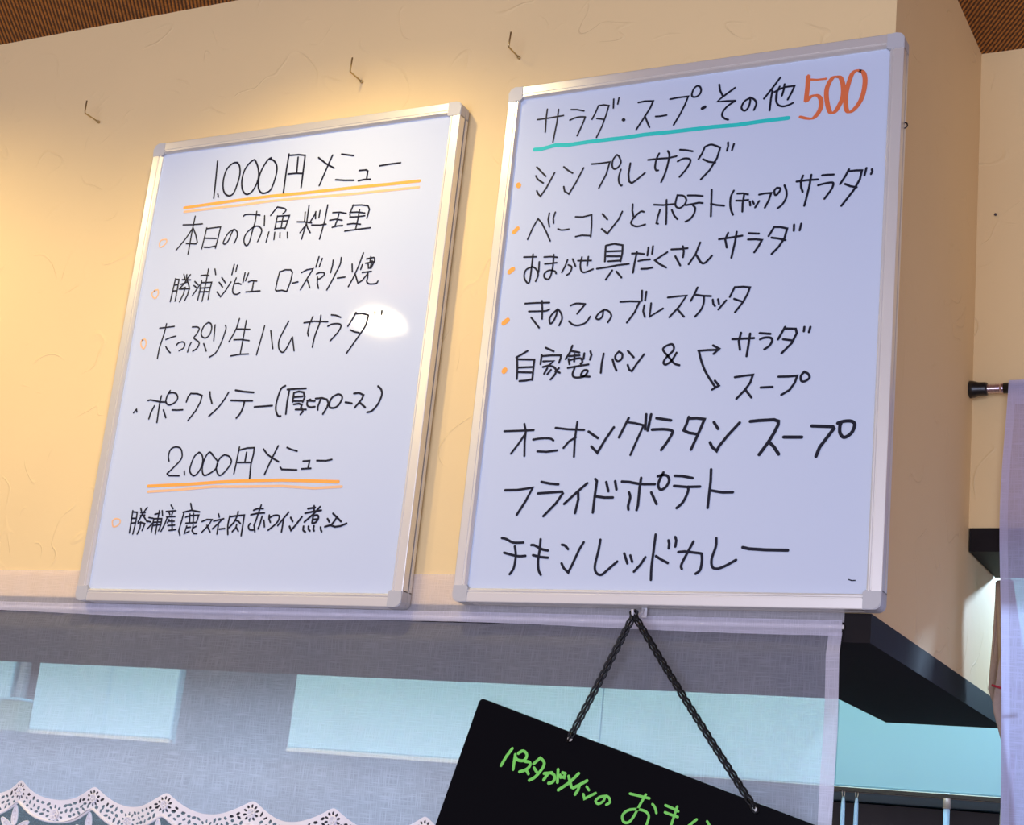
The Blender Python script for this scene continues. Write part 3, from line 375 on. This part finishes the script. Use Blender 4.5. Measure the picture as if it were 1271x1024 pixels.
  ('2.5:475 1212 620 1212 801 1235 731 1087 645 943;2.5:897 1296 996 1276 1098 1266;2.5:871 1171 1147 1186 1159 1167 1090 1061 960 926;2.5:1430 1272 1344 1199 1187 1055;2.5:1335 1178 1345 1102 1322 956;2.5:1518 1316 1538 1293 1529 1142 1524 960;2.5:1542 1131 1640 1117 1734 1116;2.5:1645 1281 1678 1183;2.5:1744 1288 1767 1201;2.5:1820 1283 1900 1278 2026 1253 2188 1250;2.5:2031 1319 2023 1221 2021 1029 2010 982;~2.5:1910 1167 1928 1115 1913 1031 1920 988;2.5:2156 1163 2224 1043;~2.5:2272 1371 2239 1302 2225 1239 2254 1191 2307 1216 2340 1279 2319 1333 2263 1344 2214 1332;2.5:2398 1334 2484 1329 2592 1306;2.5:2399 1228 2537 1215 2678 1217;~2.5:2553 1218 2552 1160 2506 1056 2445 999;2.5:2783 1392 2787 1271 2775 998;2.5:2794 1175 2918 1153 3029 1153', 'k', 'black handwritten line reading フライドポテト'),
  ('~2.4:497 693 549 682 637 644 757 644;~2.4:542 535 628 514 714 498 797 502;~2.4:660 603 683 504 674 374 634 307;~2.4:852 617 891 614 978 574 1052 559;2.4:884 510 963 492 1060 484;~2.4:954 679 955 569 950 451 966 355 997 304;~2.4:1206 621 1242 612 1281 575;2.4:1221 426 1255 373 1308 331 1344 411 1408 570 1452 647;~2.4:1637 674 1626 560 1601 402 1625 329 1684 311 1746 361 1845 448;2.4:1915 531 1958 430;2.4:1984 511 2009 448;2.4:2149 494 2101 416 2038 346;~2.4:2241 726 2232 551 2224 386 2229 264;2.4:2263 505 2326 469 2396 436;2.4:2384 667 2394 634 2393 585;2.4:2454 701 2468 665 2462 603;~2.4:2652 655 2592 532 2541 419 2550 378;2.4:2499 547 2568 554 2741 534;~2.4:2747 532 2755 461 2743 369 2698 330;~2.4:2889 688 2890 604 2856 482 2868 401 2922 383 3004 412 3109 471;2.8:3168 596 3236 582 3402 572 3626 568;1:4237 289 4269 279 4300 281', 'k', 'black handwritten line reading チキンレッドカレー'),

], 1.18e-3, (0.112, 0.335), 0)
bm = bmesh.new(); add_tube(bm, [(BW+0.0005+0.003*math.sin(a), -0.012, 0.498+0.003*math.cos(a)) for a in [PI*i/8 for i in range(9)]], 0.0008, 6)
obj('side_hook', bm, M['black_plastic'], right, True)

# ------------------------------------------------------------------ square-bend screw hooks above the boards
for x, lab, dx in ((-0.579, 'leftmost bent screw hook in the wall, up beyond the left whiteboard', -0.0005),
                   (-0.157, 'middle bent screw hook in the wall, above the left whiteboard', 0.001),
                   (0.0615, 'right bent screw hook in the wall, above the gap between the whiteboards', 0.0015)):
    t = tag(empty('screw_hook', (x, 0, 2.6003)), lab, 'hook', 'bent screw hooks above the boards')
    bm = bmesh.new(); add_tube(bm, [(0, 0.012, 0), (0, -0.027, 0), (dx*0.2, -0.0285, 0.0006), (dx*0.5, -0.029, 0.003), (dx, -0.029, 0.0185)], 0.0010, 8)
    obj('shank', bm, M['brass'], t, True)
    bm = bmesh.new()
    add_lathe(bm, [(0, 0.0011), (0.0003, 0.0019), (0.003, 0.0019), (0.0036, 0.0011)], (0, -0.0036, 0), (0, 1, 0), 12)
    obj('collar', bm, M['brass'], t, True)

bm = bmesh.new(); add_lathe(bm, [(0, 0.0011), (0.002, 0.0011), (0.0024, 0.0018), (0.0030, 0.0012)], (0.5297, 0.407, 2.5260), (0, -1, 0), 10)
tag(obj('wall_nail', bm, M['dark'], None, True), 'tiny dark nail head in the recessed wall above the tension rod', 'nail')
# ------------------------------------------------------------------ sheer cafe curtain
CX0, CX1 = -0.80, 0.4828
def scallop(x):
    u = ((x+0.4885) / 0.1090) % 1.0; d = min(1.0, math.sqrt((min(u, 1-u)*2)**2+0.006))      # 0 at a peak, 1 in a valley
    base = 1.7325 + 0.000*x
    return base - 0.0215*(1-(1-d)**2.1) + (0.004*math.exp(-(d/0.10)**2)*0)
def fold(x, z, amp=1.0):
    k = max(0.0, min(1.0, (1.935-z)/0.10))
    return amp*k*(0.0042*math.sin(x*31+1.5*math.sin(z*9)) + 0.0026*math.sin(x*67+z*21) + 0.0018*math.sin(z*38+x*12))
def grid(name, x0, x1, zt, zb, f, nx, nz, mat, parent):
    V = []; F = []
    for j in range(nz+1):
        for i in range(nx+1):
            x = x0+(x1-x0)*i/nx; b = zb(x) if callable(zb) else zb; z = zt+(b-zt)*j/nz
            V.append((x, f(x, z), z))
    for j in range(nz):
        for i in range(nx):
            a = j*(nx+1)+i; F.append((a, a+1, a+nx+2, a+nx+1))
    me = bpy.data.meshes.new(name); me.from_pydata(V, [], F); return link(name, me, mat, parent, True)
curtain = tag(empty('cafe_curtain', (0, 0, 0)), 'sheer white linen cafe curtain hung below the whiteboards over the kitchen opening', 'curtain')
YC = -0.0030
cy = lambda x, z: YC - 0.010*max(0, min(1, (1.94-z)/0.03)) + fold(x, z)
grid('ruffle', CX0, CX1, 1.9835, 1.9415, lambda x, z: -0.0026+0.0010*math.sin(x*140)*math.sin(x*37), 520, 6, M['ruffle'], curtain)
grid('rod_pocket', CX0, CX1, 1.9425, lambda x: 1.9295+0.0022*math.sin(x*9+1), lambda x, z: -0.0080+0.0007*math.sin(x*170)*math.sin(x*23), 520, 4, M['hem'], curtain)
grid('sheer_cloth', CX0, CX1-0.013, 1.9310, lambda x: scallop(x)-0.0012, cy, 420, 60, M['sheer'], curtain)
grid('side_hem', CX1-0.013, CX1, 1.9310, lambda x: scallop(x), lambda x, z: cy(x, z)-0.0004, 4, 60, M['hem'], curtain)
bm = bmesh.new(); add_tube(bm, [(CX0, -0.0052, 1.9365), (CX1+0.001, -0.0052, 1.9365)], 0.0022, 10)
tag(obj('curtain_rod', bm, M['white'], None, True), 'thin white rod inside the pocket of the sheer linen curtain', 'curtain rod')
# lace border: band with real holes, cords, flowers
def lace_y(x, z): return cy(x, z) - 0.0016
bm = bmesh.new()
top = [(x, lace_y(x, scallop(x)), scallop(x)) for x in [CX0+i*0.002 for i in range(int((CX1-CX0)/0.002)+1)]]
add_tube(bm, top, 0.0015, 7); obj('top_cord', bm, M['lace'], curtain, True)
BANDH = 0.0260
lowf = lambda x: scallop(x)-BANDH+0.001
bm = bmesh.new(); add_tube(bm, [(x, lace_y(x, lowf(x)), lowf(x)) for x, _, _ in top], 0.0015, 7)
obj('bottom_cord', bm, M['lace'], curtain, True)
PER = 0.1090; PK0 = -0.4885
peaks = [PK0+PER*k for k in range(-3, 9)]
flow = []
for p in peaks:
    flow.append((p, scallop(p)-0.0125, 0.0052)); flow.append((p+PER/2, scallop(p+PER/2)-0.0165, 0.0062))
holes = []
for fx, fz, fr_ in flow:
    n = 10
    for k in range(n):
        a = 2*PI*(k+0.5)/n; rr = fr_*1.42
        holes.append((fx+rr*math.cos(a), fz+rr*math.sin(a), 0.0012, 0.0021, a))
rnd = random.Random(3)
x = CX0
while x < CX1:
    for v in (0.26, 0.50, 0.74):
        hx = x+rnd.uniform(-0.001, 0.001)+(0.0026 if v == 0.5 else 0); hz = scallop(hx)-BANDH*v+rnd.uniform(-.0008, .0008)
        if all(math.dist((hx, hz), (a, b)) > c*1.75+0.0012 for a, b, c in flow):
            holes.append((hx, hz, rnd.uniform(0.0012, 0.0018), rnd.uniform(0.0020, 0.0031), rnd.choice((0.5, 2.6, 1.2, 0.1))))
    x += 0.0070
hb = {}
for h in holes: hb.setdefault(int(h[0]/0.01), []).append(h)
V = []; F = []; nx = int((CX1-CX0-0.01)/0.00058); nz = 46
for j in range(nz+1):
    for i in range(nx+1):
        xx = CX0+0.002+i*0.00058; z = scallop(xx)-BANDH*j/nz; V.append((xx, lace_y(xx, z), z))
for j in range(nz):
    for i in range(nx):
        a = j*(nx+1)+i; cx_ = V[a][0]+0.0003; cz_ = (V[a][2]+V[a+nx+1][2])/2; bad = False
        if cx_ < -0.58 or cx_ > 0.13: 
            pass
        for q in (-1, 0, 1):
            for hx, hz, ra, rb, an in hb.get(int(cx_/0.01)+q, ()):
                dx, dz = cx_-hx, cz_-hz; u = dx*math.cos(an)+dz*math.sin(an); w = -dx*math.sin(an)+dz*math.cos(an)
                if (u/rb)**2+(w/ra)**2 < 1: bad = True; break
            if bad: break
        if not bad: F.append((a, a+1, a+nx+2, a+nx+1))
me = bpy.data.meshes.new('lace_band'); me.from_pydata(V, [], F)
lb = link('lace_band', me, M['lace'], curtain); lb['label'] = 'white crochet lace band with open holes along the scallops'
for fx, fz, fr_ in flow:
    if not (-0.62 < fx < 0.2): continue
    bm = bmesh.new(); y = lace_y(fx, fz)
    add_tube(bm, [(fx+fr_*0.86*math.cos(a)*(1+0.08*math.cos(6*a)), y-0.0006, fz+fr_*0.86*math.sin(a)*(1+0.08*math.cos(6*a))) for a in [2*PI*i/24 for i in range(24)]], 0.0010, 6, closed=True)
    add_tube(bm, [(fx+fr_*0.32*math.cos(a), y-0.0008, fz+fr_*0.32*math.sin(a)) for a in [2*PI*i/10 for i in range(10)]], 0.0007, 5, closed=True)
    for k in range(6):
        a = 2*PI*k/6
        add_tube(bm, [(fx+fr_*0.35*math.cos(a), y-0.0008, fz+fr_*0.35*math.sin(a)), (fx+fr_*0.85*math.cos(a), y-0.0006, fz+fr_*0.85*math.sin(a))], 0.0009, 5)
    obj('lace_flower', bm, M['lace'], curtain, True)
grid('net_cloth', CX0, CX1, 1.71, 1.60, lambda x, z: cy(x, z)-0.0002, 200, 10, M['net'], curtain)
ob = curtain.children[-1]
me = ob.data
for v in me.vertices:                                  # the net starts under the band
    if v.co.z > 1.7: v.co.z = lowf(v.co.x)
def leaf(bm, cx_, cz_, ang, L, w):
    y = lace_y(cx_, cz_)-0.0006; ca, sa = math.cos(ang), math.sin(ang); pts = []
    for i in range(20):
        a = 2*PI*i/20; u = L*math.cos(a); v = w*math.sin(a)*(1-0.25*math.cos(a)); pts.append((cx_+u*ca-v*sa, y, cz_+u*sa+v*ca))
    add_tube(bm, pts, 0.0009, 6, closed=True)
    bm.faces.new([bm.verts.new((p[0], y+0.0004, p[2])) for p in pts])
    for k in (-0.4, 0, 0.4):
        px, pz = cx_+L*k*ca, cz_+L*k*sa
        add_tube(bm, [(px+0.0009*math.cos(a), y-0.0006, pz+0.0009*math.sin(a)) for a in [2*PI*i/8 for i in range(8)]], 0.0004, 5, closed=True)
for p in peaks:
    if not (-0.62 < p < 0.1): continue
    z0 = lowf(p)
    for dx, dz, a in ((-0.0035, -0.015, 1.62), (-0.0155, -0.026, 2.5), (0.012, -0.027, 0.6)):
        bm = bmesh.new(); leaf(bm, p+dx, z0+dz, a, 0.0112, 0.0042); obj('embroidered_leaf', bm, M['lace'], curtain, True)

# ------------------------------------------------------------------ hanging black sign, chain and its hook
sign = empty('hanging_sign', (0.1197, -0.034, 1.8502)); sign.rotation_euler = (0, math.radians(15.53), 0)
tag(sign, 'black glossy hanging board with green handwriting, tilted on its chain in front of the curtain', 'sign')
SW, SH, rc = 0.412, 0.285, 0.005
pts = []
for cx_, cz_, a0 in ((rc, -rc, PI/2), (rc, -SH+rc, PI), (SW-rc, -SH+rc, 3*PI/2), (SW-rc, -rc, 0)):
    for i in range(6):
        a = a0+PI/2*i/5; pts.append((cx_+rc*math.cos(a), cz_+rc*math.sin(a)))
bm = bmesh.new(); add_prism(bm, pts, lambda u, v, w: (u, w, v), -0.0010, 0.0022)
o = obj('board_panel', bm, M['acrylic'], sign)
for u in (0.1102, 0.3102):
    bm = bmesh.new()
    add_tube(bm, [(u+0.0021*math.cos(a), -0.0013, -0.0064+0.0021*math.sin(a)) for a in [2*PI*i/14 for i in range(14)]], 0.0006, 6, closed=True)
    bm.faces.new([bm.verts.new((u+0.0020*math.cos(a), -0.0012, -0.0064+0.0020*math.sin(a))) for a in [2*PI*i/14 for i in range(14)]])
    obj('hole_rim', bm, M['white'], sign, True)
G_ = '4:422 -487 363 -570 315 -660;4:462 -544 454 -690;~4:494 -531 541 -504 583 -525 588 -564 556 -598 492 -594 472 -571;~4:579 -604 628 -609 636 -640 601 -681 528 -709;4:596 -681 628 -722;4:674 -622 743 -559;~4:743 -559 787 -599 783 -646 737 -711 698 -753 643 -784;4:683 -660 723 -705;4:799 -708 885 -694;~4:872 -695 910 -716 918 -754 895 -786 857 -797;4:843 -705 801 -769;4:947 -659 952 -783;4:975 -712 982 -734;4:998 -687 1029 -693;4:985 -727 1020 -732 1026 -701;4:1172 -684 1086 -774 968 -855;4:1067 -717 1107 -818;4:1268 -746 1191 -790 1125 -825;4:1192 -797 1179 -844 1153 -884;3.4:1269 -802 1296 -833;3.4:1241 -876 1256 -918 1369 -857;~3.4:1467 -879 1415 -892 1376 -928 1405 -955 1456 -927 1478 -878 1516 -894 1525 -932 1491 -958;3.4:1728 -837 1844 -854 1929 -867;~3.4:1890 -835 1841 -928 1779 -1055 1731 -1105 1683 -1100 1668 -1044 1721 -993 1814 -977 1898 -990 1938 -1033 1919 -1119;~3.4:1966 -919 1992 -945 2012 -995;3.4:2098 -919 2161 -938 2230 -965;3.4:2099 -984 2167 -1002 2229 -1016;~3.4:2216 -924 2189 -1024 2165 -1109;3.4:2417 -1025 2336 -1096;3.4:2523 -1035 2550 -1070'
ca, sa = math.cos(math.radians(15.53)), math.sin(math.radians(15.53))
bm = strokes(G_, 0.74e-3, 0)
for v in bm.verts:                                     # turn the writing into the sign's own frame
    x, z = v.co.x, v.co.z; v.co.x = x*ca-z*sa; v.co.z = x*sa+z*ca; v.co.y -= 0.00125
o = flat(bm, M['ink_g'], 'handwritten_line', sign); o['label'] = 'green handwritten line starting パスタがメインの'

def link_mesh():
    bm = bmesh.new(); L, w = 0.0056, 0.0027; P = []
    for i in range(16):
        a = 2*PI*i/16; P.append((L*0.55*(1 if math.cos(a) > 0 else -1)*min(1, abs(math.cos(a))*1.6)+w*0.55*math.cos(a), w*math.sin(a), 0))
    add_tube(bm, P, 0.0011, 6, closed=True)
    bmesh.ops.recalc_face_normals(bm, faces=bm.faces[:]); me = bpy.data.meshes.new('chain_link'); bm.to_mesh(me); bm.free()
    me.materials.append(M['chain'])
    for p in me.polygons: p.use_smooth = True
    return me
lm = link_mesh()
def P_(u, v): return Vector((0.1197+u*ca+v*sa, 0, 1.8502-u*sa+v*ca))
apex = Vector((0.2812, -0.0352, 1.9385))
chain = tag(empty('sign_chain', apex), 'black metal chain in an upturned V holding the tilted black sign', 'chain')
for u in (0.1102, 0.3102):
    e = P_(u, -0.0052); e.y = -0.0362; d = e-apex; n = int(d.length/0.0046)
    for i in range(n+1):
        p = apex+d*(i/n)
        p.z -= 0.0022*math.sin(PI*i/n)*(1 if u > 0.2 else 0.3)
        q = d.normalized(); side = Vector((0, 1, 0)); s2 = q.cross(side).normalized(); side = s2.cross(q)
        tw = (PI/2 if i % 2 else 0) + 0.35
        a = side*math.sin(tw)+s2*math.cos(tw); b = q.cross(a)
        mw = Matrix((q, a, b)).transposed().to_4x4(); mw.translation = p-apex
        o = bpy.data.objects.new('chain_link', lm); S.collection.objects.link(o); o.parent = chain; o.matrix_basis = mw
hook = tag(empty('clear_hook', (0.2812, -0.020, 1.9440)), 'small clear hook under the right whiteboard that carries the black chain', 'hook')
bm = bmesh.new(); add_tube(bm, [(0, 0.006, 0.004), (0, 0.004, -0.001), (0, -0.006, -0.0045), (0, -0.014, -0.0068), (0, -0.0185, -0.0055), (0, -0.020, -0.001)], 0.0014, 8)
obj('hook_wire', bm, M['clear'], hook, True)
obj('hook_plate', box(-0.003, 0.003, 0.0090, 0.0105, -0.004, 0.006, 0.0005), M['clear'], hook)

# ------------------------------------------------------------------ tension rod and noren at the doorway
RZ, RY = 2.2947, 0.3905
rod = tag(empty('tension_rod', (X1, RY, RZ)), 'black and chrome tension rod braced in the corner beside the right wall', 'curtain rod')
bm = bmesh.new(); add_lathe(bm, [(0, 0.0098), (0.001, 0.0108), (0.006, 0.0100), (0.011, 0.0085), (0.019, 0.0082), (0.021, 0.0075)], (0, 0, 0), (1, 0, 0), 28)
obj('rubber_end', bm, M['black_plastic'], rod, True)
bm = bmesh.new(); pr_ = [(0.020, 0.0052)]
for k in range(5): pr_ += [(0.022+k*0.003, 0.0058), (0.0232+k*0.003, 0.0050)]
add_lathe(bm, pr_+[(0.037, 0.0058), (0.040, 0.0062), (0.0405, 0.005)], (0, 0, 0), (1, 0, 0), 24)
obj('chrome_thread', bm, M['chrome'], rod, True)
bm = bmesh.new(); add_lathe(bm, [(0.040, 0.0060), (0.040, 0.0064), (1.2, 0.0064), (1.2, 0.004)], (0, 0, 0), (1, 0, 0), 24)
obj('rod_tube', bm, M['black_plastic'], rod, True)
noren = tag(empty('noren_curtain', (0, 0, 0)), 'pale lavender translucent doorway curtain on the black tension rod at the right edge', 'curtain')
ny = lambda x, z: RY-0.0072 + 0.004*math.sin(x*38+z*2)*min(1, (2.3-z)*3) - 0.004*min(1, (2.3-z)*4)
edge = lambda z: 0.5555 - 0.004*math.sin((2.3-z)*7.0)*0.5 - 0.006*math.exp(-((z-2.15)/0.12)**2)
def cloth(name, off0, off1, zt, zb, mat, par, nx=60, nz=80):
    V = []; F = []
    for j in range(nz+1):
        z = zt+(zb-zt)*j/nz
        for i in range(nx+1):
            x = edge(z)+off0+(off1-off0)*i/nx; V.append((x, ny(x, z), z))
    for j in range(nz):
        for i in range(nx):
            a = j*(nx+1)+i; F.append((a, a+1, a+nx+2, a+nx+1))
    me = bpy.data.meshes.new(name); me.from_pydata(V, [], F); return link(name, me, mat, par, True)
cloth('side_hem', 0, 0.009, 2.302, 1.5, M['noren_hem'], noren, 3)
cloth('rod_pocket', 0.009, 0.55, 2.302, 2.272, M['noren_hem'], noren, 60, 6)
cloth('cloth_panel', 0.009, 0.55, 2.272, 1.5, M['noren'], noren)

# beige towel and white cloth hanging in the doorway behind the noren
towel = tag(empty('hanging_towel', (0.50, 0.462, 2.0755)), 'beige towel with a thin red stripe hanging in the doorway behind the noren', 'towel')
def drape(name, xs, ys, zs, mat, par, th=0.003):
    """xs: list of (z, left, right); folds along y"""
    V = []; F = []; nx = 26; nz = 60
    z0, z1 = xs[0][0], xs[-1][0]
    for j in range(nz+1):
        z = z0+(z1-z0)*j/nz
        for (za, la, ra), (zb, lb_, rb) in zip(xs, xs[1:]):
            if za >= z >= zb:
                t = (za-z)/(za-zb); l = la+(lb_-la)*t; r = ra+(rb-ra)*t; break
        for i in range(nx+1):
            s = i/nx; V.append((l+(r-l)*s, ys+zs*math.sin(s*9+z*6)+0.4*zs*math.sin(s*21-z*14), z))
    for j in range(nz):
        for i in range(nx):
            a = j*(nx+1)+i; F.append((a, a+1, a+nx+2, a+nx+1))
    me = bpy.data.meshes.new(name); me.from_pydata(V, [], F); o = link(name, me, mat, par, True)
    md = o.modifiers.new('thickness', 'SOLIDIFY'); md.thickness = th; return o
drape('towel_cloth', [(0.0, 0.029, 0.038), (-0.06, 0.0265, 0.048), (-0.13, 0.0225, 0.062), (-0.165, 0.038, 0.066), (-0.20, 0.046, 0.070), (-0.55, 0.044, 0.080)], 0.0, 0.005, M['towel'], towel)
drape('towel_fold', [(-0.001, 0.036, 0.050), (-0.07, 0.041, 0.062), (-0.10, 0.036, 0.068), (-0.15, 0.031, 0.072), (-0.185, 0.042, 0.078), (-0.21, 0.052, 0.08), (-0.55, 0.050, 0.09)], -0.014, 0.004, M['towel'], towel)
bm = bmesh.new(); add_tube(bm, [(0.031+0.05*t, -0.021-0.003*math.sin(t*3), -0.126-0.004*t-0.004*math.sin(t*PI)) for t in [i/12 for i in range(13)]], 0.0014, 6)
obj('red_stripe', bm, M['red'], towel, True)
bm = bmesh.new(); add_tube(bm, [(0.056+0.004*t, -0.021, -0.20-0.16*t) for t in [i/12 for i in range(13)]], 0.0014, 6)
obj('red_stripe', bm, M['red'], towel, True)
bm = bmesh.new(); add_tube(bm, [(0.034, 0, -0.002), (0.040, 0, 0.024), (0.046, 0, -0.002)], 0.0014, 6); obj('hanging_loop', bm, M['towel'], towel, True)
cl2 = tag(empty('white_cloth', (0.50, 0.486, 1.90)), 'white cloth hanging just below the beige towel at the right edge', 'cloth')
drape('cloth_panel', [(0, 0.040, 0.06), (-0.1, 0.034, 0.07), (-0.4, 0.034, 0.08)], 0.0, 0.004, M['white'], cl2)

# ------------------------------------------------------------------ kitchen seen through the opening
def hood(x0, x1, label, seam, dep=0.30):
    t = tag(empty('range_hood', (x0, 1.0, 1.856)), label, 'range hood'); w = x1-x0
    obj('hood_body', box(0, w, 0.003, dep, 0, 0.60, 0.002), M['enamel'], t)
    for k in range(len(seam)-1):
        obj('front_panel', box(seam[k]+0.0012, seam[k+1]-0.0012, 0, 0.004, 0.010, 0.598, 0.0008), M['white_enamel'] if x0+seam[k+1] < 0.22 else M['enamel'], t)  # panels seen through the curtain take the enamel with light painted in
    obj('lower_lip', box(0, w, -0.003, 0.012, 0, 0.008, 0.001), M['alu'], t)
    return t
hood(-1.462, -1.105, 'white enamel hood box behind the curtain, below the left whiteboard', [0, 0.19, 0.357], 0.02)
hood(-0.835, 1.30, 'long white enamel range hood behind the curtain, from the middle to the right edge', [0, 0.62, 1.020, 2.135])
hood(-2.6, -1.530, 'white enamel hood box at the left edge of the opening', [0, 0.6, 1.07], 0.05)
t = tag(empty('storage_tin', (-1.49, 0.985, 1.856)), 'small dull green tin box at the far left behind the curtain', 'box')
obj('tin_body', box(-0.025, 0.027, -0.02, 0.02, 0, 0.060, 0.002), M['green'], t); obj('tin_lid', box(-0.026, 0.028, -0.021, 0.021, 0.060, 0.066, 0.001), M['enamel'], t)
tag(obj('hood_post', box(-1.513, -1.497, 1.0, 1.016, 1.922, 2.75, 0.001), M['kwall2']), 'grey upright post at the far left behind the curtain', 'post')
t = tag(empty('wall_shelf', (-0.2, 1.20, 1.0)), 'dark shelf with a brown front rail on the kitchen wall behind the opening', 'shelf')
obj('shelf_board', box(-1.6, 1.6, 0.0, 0.54, 0.835, 0.850), M['shelf'], t)
obj('shelf_rail', box(-1.6, 1.6, -0.012, 0.0, 0.80, 0.852), M['shelf'], t)
obj('shelf_backboard', box(-1.6, -0.05, 0.50, 0.54, 0.851, 1.4), M['kwall2'], t)
def utensil(x, lab):
    t = tag(empty('hanging_ladle', (x, 0.93, 1.858)), lab, 'ladle', 'ladles hanging below the hood')
    bm = bmesh.new(); add_tube(bm, [(0.002*math.sin(a*1.0), 0, -0.009+0.006*math.cos(a)) for a in [2*PI*i/14 for i in range(14)]], 0.0005, 6, closed=True)
    obj('wire_loop', bm, M['steel'], t, True)
    bm = bmesh.new(); add_lathe(bm, [(0, 0.0010), (0.003, 0.0022), (0.012, 0.0030), (0.06, 0.0036), (0.115, 0.0030), (0.12, 0.001)], (0, 0, -0.014), (0, 0, -1), 14)
    obj('handle', bm, M['handle'], t, True)
    bm = bmesh.new(); add_tube(bm, [(0, 0, -0.13), (0, 0, -0.25)], 0.0015, 8); add_lathe(bm, [(0, 0.009), (0.012, 0.0085), (0.02, 0.006), (0.022, 0.001)], (0, 0, -0.25), (0, 0, -1), 20)
    obj('bowl', bm, M['steel'], t, True)
utensil(0.220, 'ladle with a pale blue handle hanging right beside the curtain edge')
utensil(0.240, 'second pale blue ladle, a little right of the one beside the curtain edge')
t = tag(empty('rail_post', (0.372, 0.93, 1.40)), 'single pale blue tube standing up to the hood, left of the beige towel', 'tube')
bm = bmesh.new(); add_lathe(bm, [(0, 0.0046), (0.437, 0.0046), (0.438, 0.004)], (0, 0, 0), (0, 0, 1), 18); obj('tube', bm, M['handle'], t, True)
bm = bmesh.new(); add_lathe(bm, [(0.437, 0.0058), (0.458, 0.0058), (0.459, 0.005)], (0, 0, 0), (0, 0, 1), 18); obj('socket', bm, M['alu'], t, True)
obj('utensil_rail', box(-0.3, 0.6, 0.0, 0.012, -0.006, -0.0005), M['shelf'], tag(empty('utensil_rail', (0.2, 0.924, 1.4)), 'dark rail under the hood from which the ladles hang', 'rail')).location.z = 0.458

# ------------------------------------------------------------------ lamps over the tables
for x, y, lab in ((-0.13, -0.33, 'recessed ceiling downlight above the left whiteboard'), (-0.92, -0.42, 'recessed ceiling downlight left of the whiteboards')):
    t = tag(empty('downlight', (x, y, ZC)), lab, 'lamp')
    bm = bmesh.new(); N_ = 28
    ro = [bm.verts.new((0.060*math.cos(2*PI*i/N_), 0.060*math.sin(2*PI*i/N_), -0.001)) for i in range(N_)]
    ri = [bm.verts.new((0.048*math.cos(2*PI*i/N_), 0.048*math.sin(2*PI*i/N_), -0.006)) for i in range(N_)]
    for i in range(N_): bm.faces.new((ro[i], ro[(i+1) % N_], ri[(i+1) % N_], ri[i]))
    obj('trim_ring', bm, M['white'], t, True)
    bm = bmesh.new(); add_lathe(bm, [(0.0, 0.046), (0.002, 0.044), (0.003, 0.02)], (0, 0, -0.001), (0, 0, -1), 28); obj('diffuser', bm, M['bulb'], t, True)
t = tag(empty('pendant_lamp', (-0.745, -1.02, ZC)), 'small dome pendant lamp hung close under the ceiling in front of the boards', 'lamp')
bm = bmesh.new(); add_tube(bm, [(0, 0, 0), (0, 0, -0.055)], 0.004, 8); obj('cord', bm, M['black_plastic'], t, True)
bm = bmesh.new(); add_lathe(bm, [(0, 0.012)]+[(0.030*(1-math.cos(a)), 0.012+0.042*math.sin(a)) for a in [i*PI/16 for i in range(1, 9)]], (0, 0, -0.055), (0, 0, -1), 28)
bm.faces.ensure_lookup_table(); bmesh.ops.delete(bm, geom=[bm.faces[-1]], context='FACES')
obj('glass_dome', bm, M['bulb'], t, True)
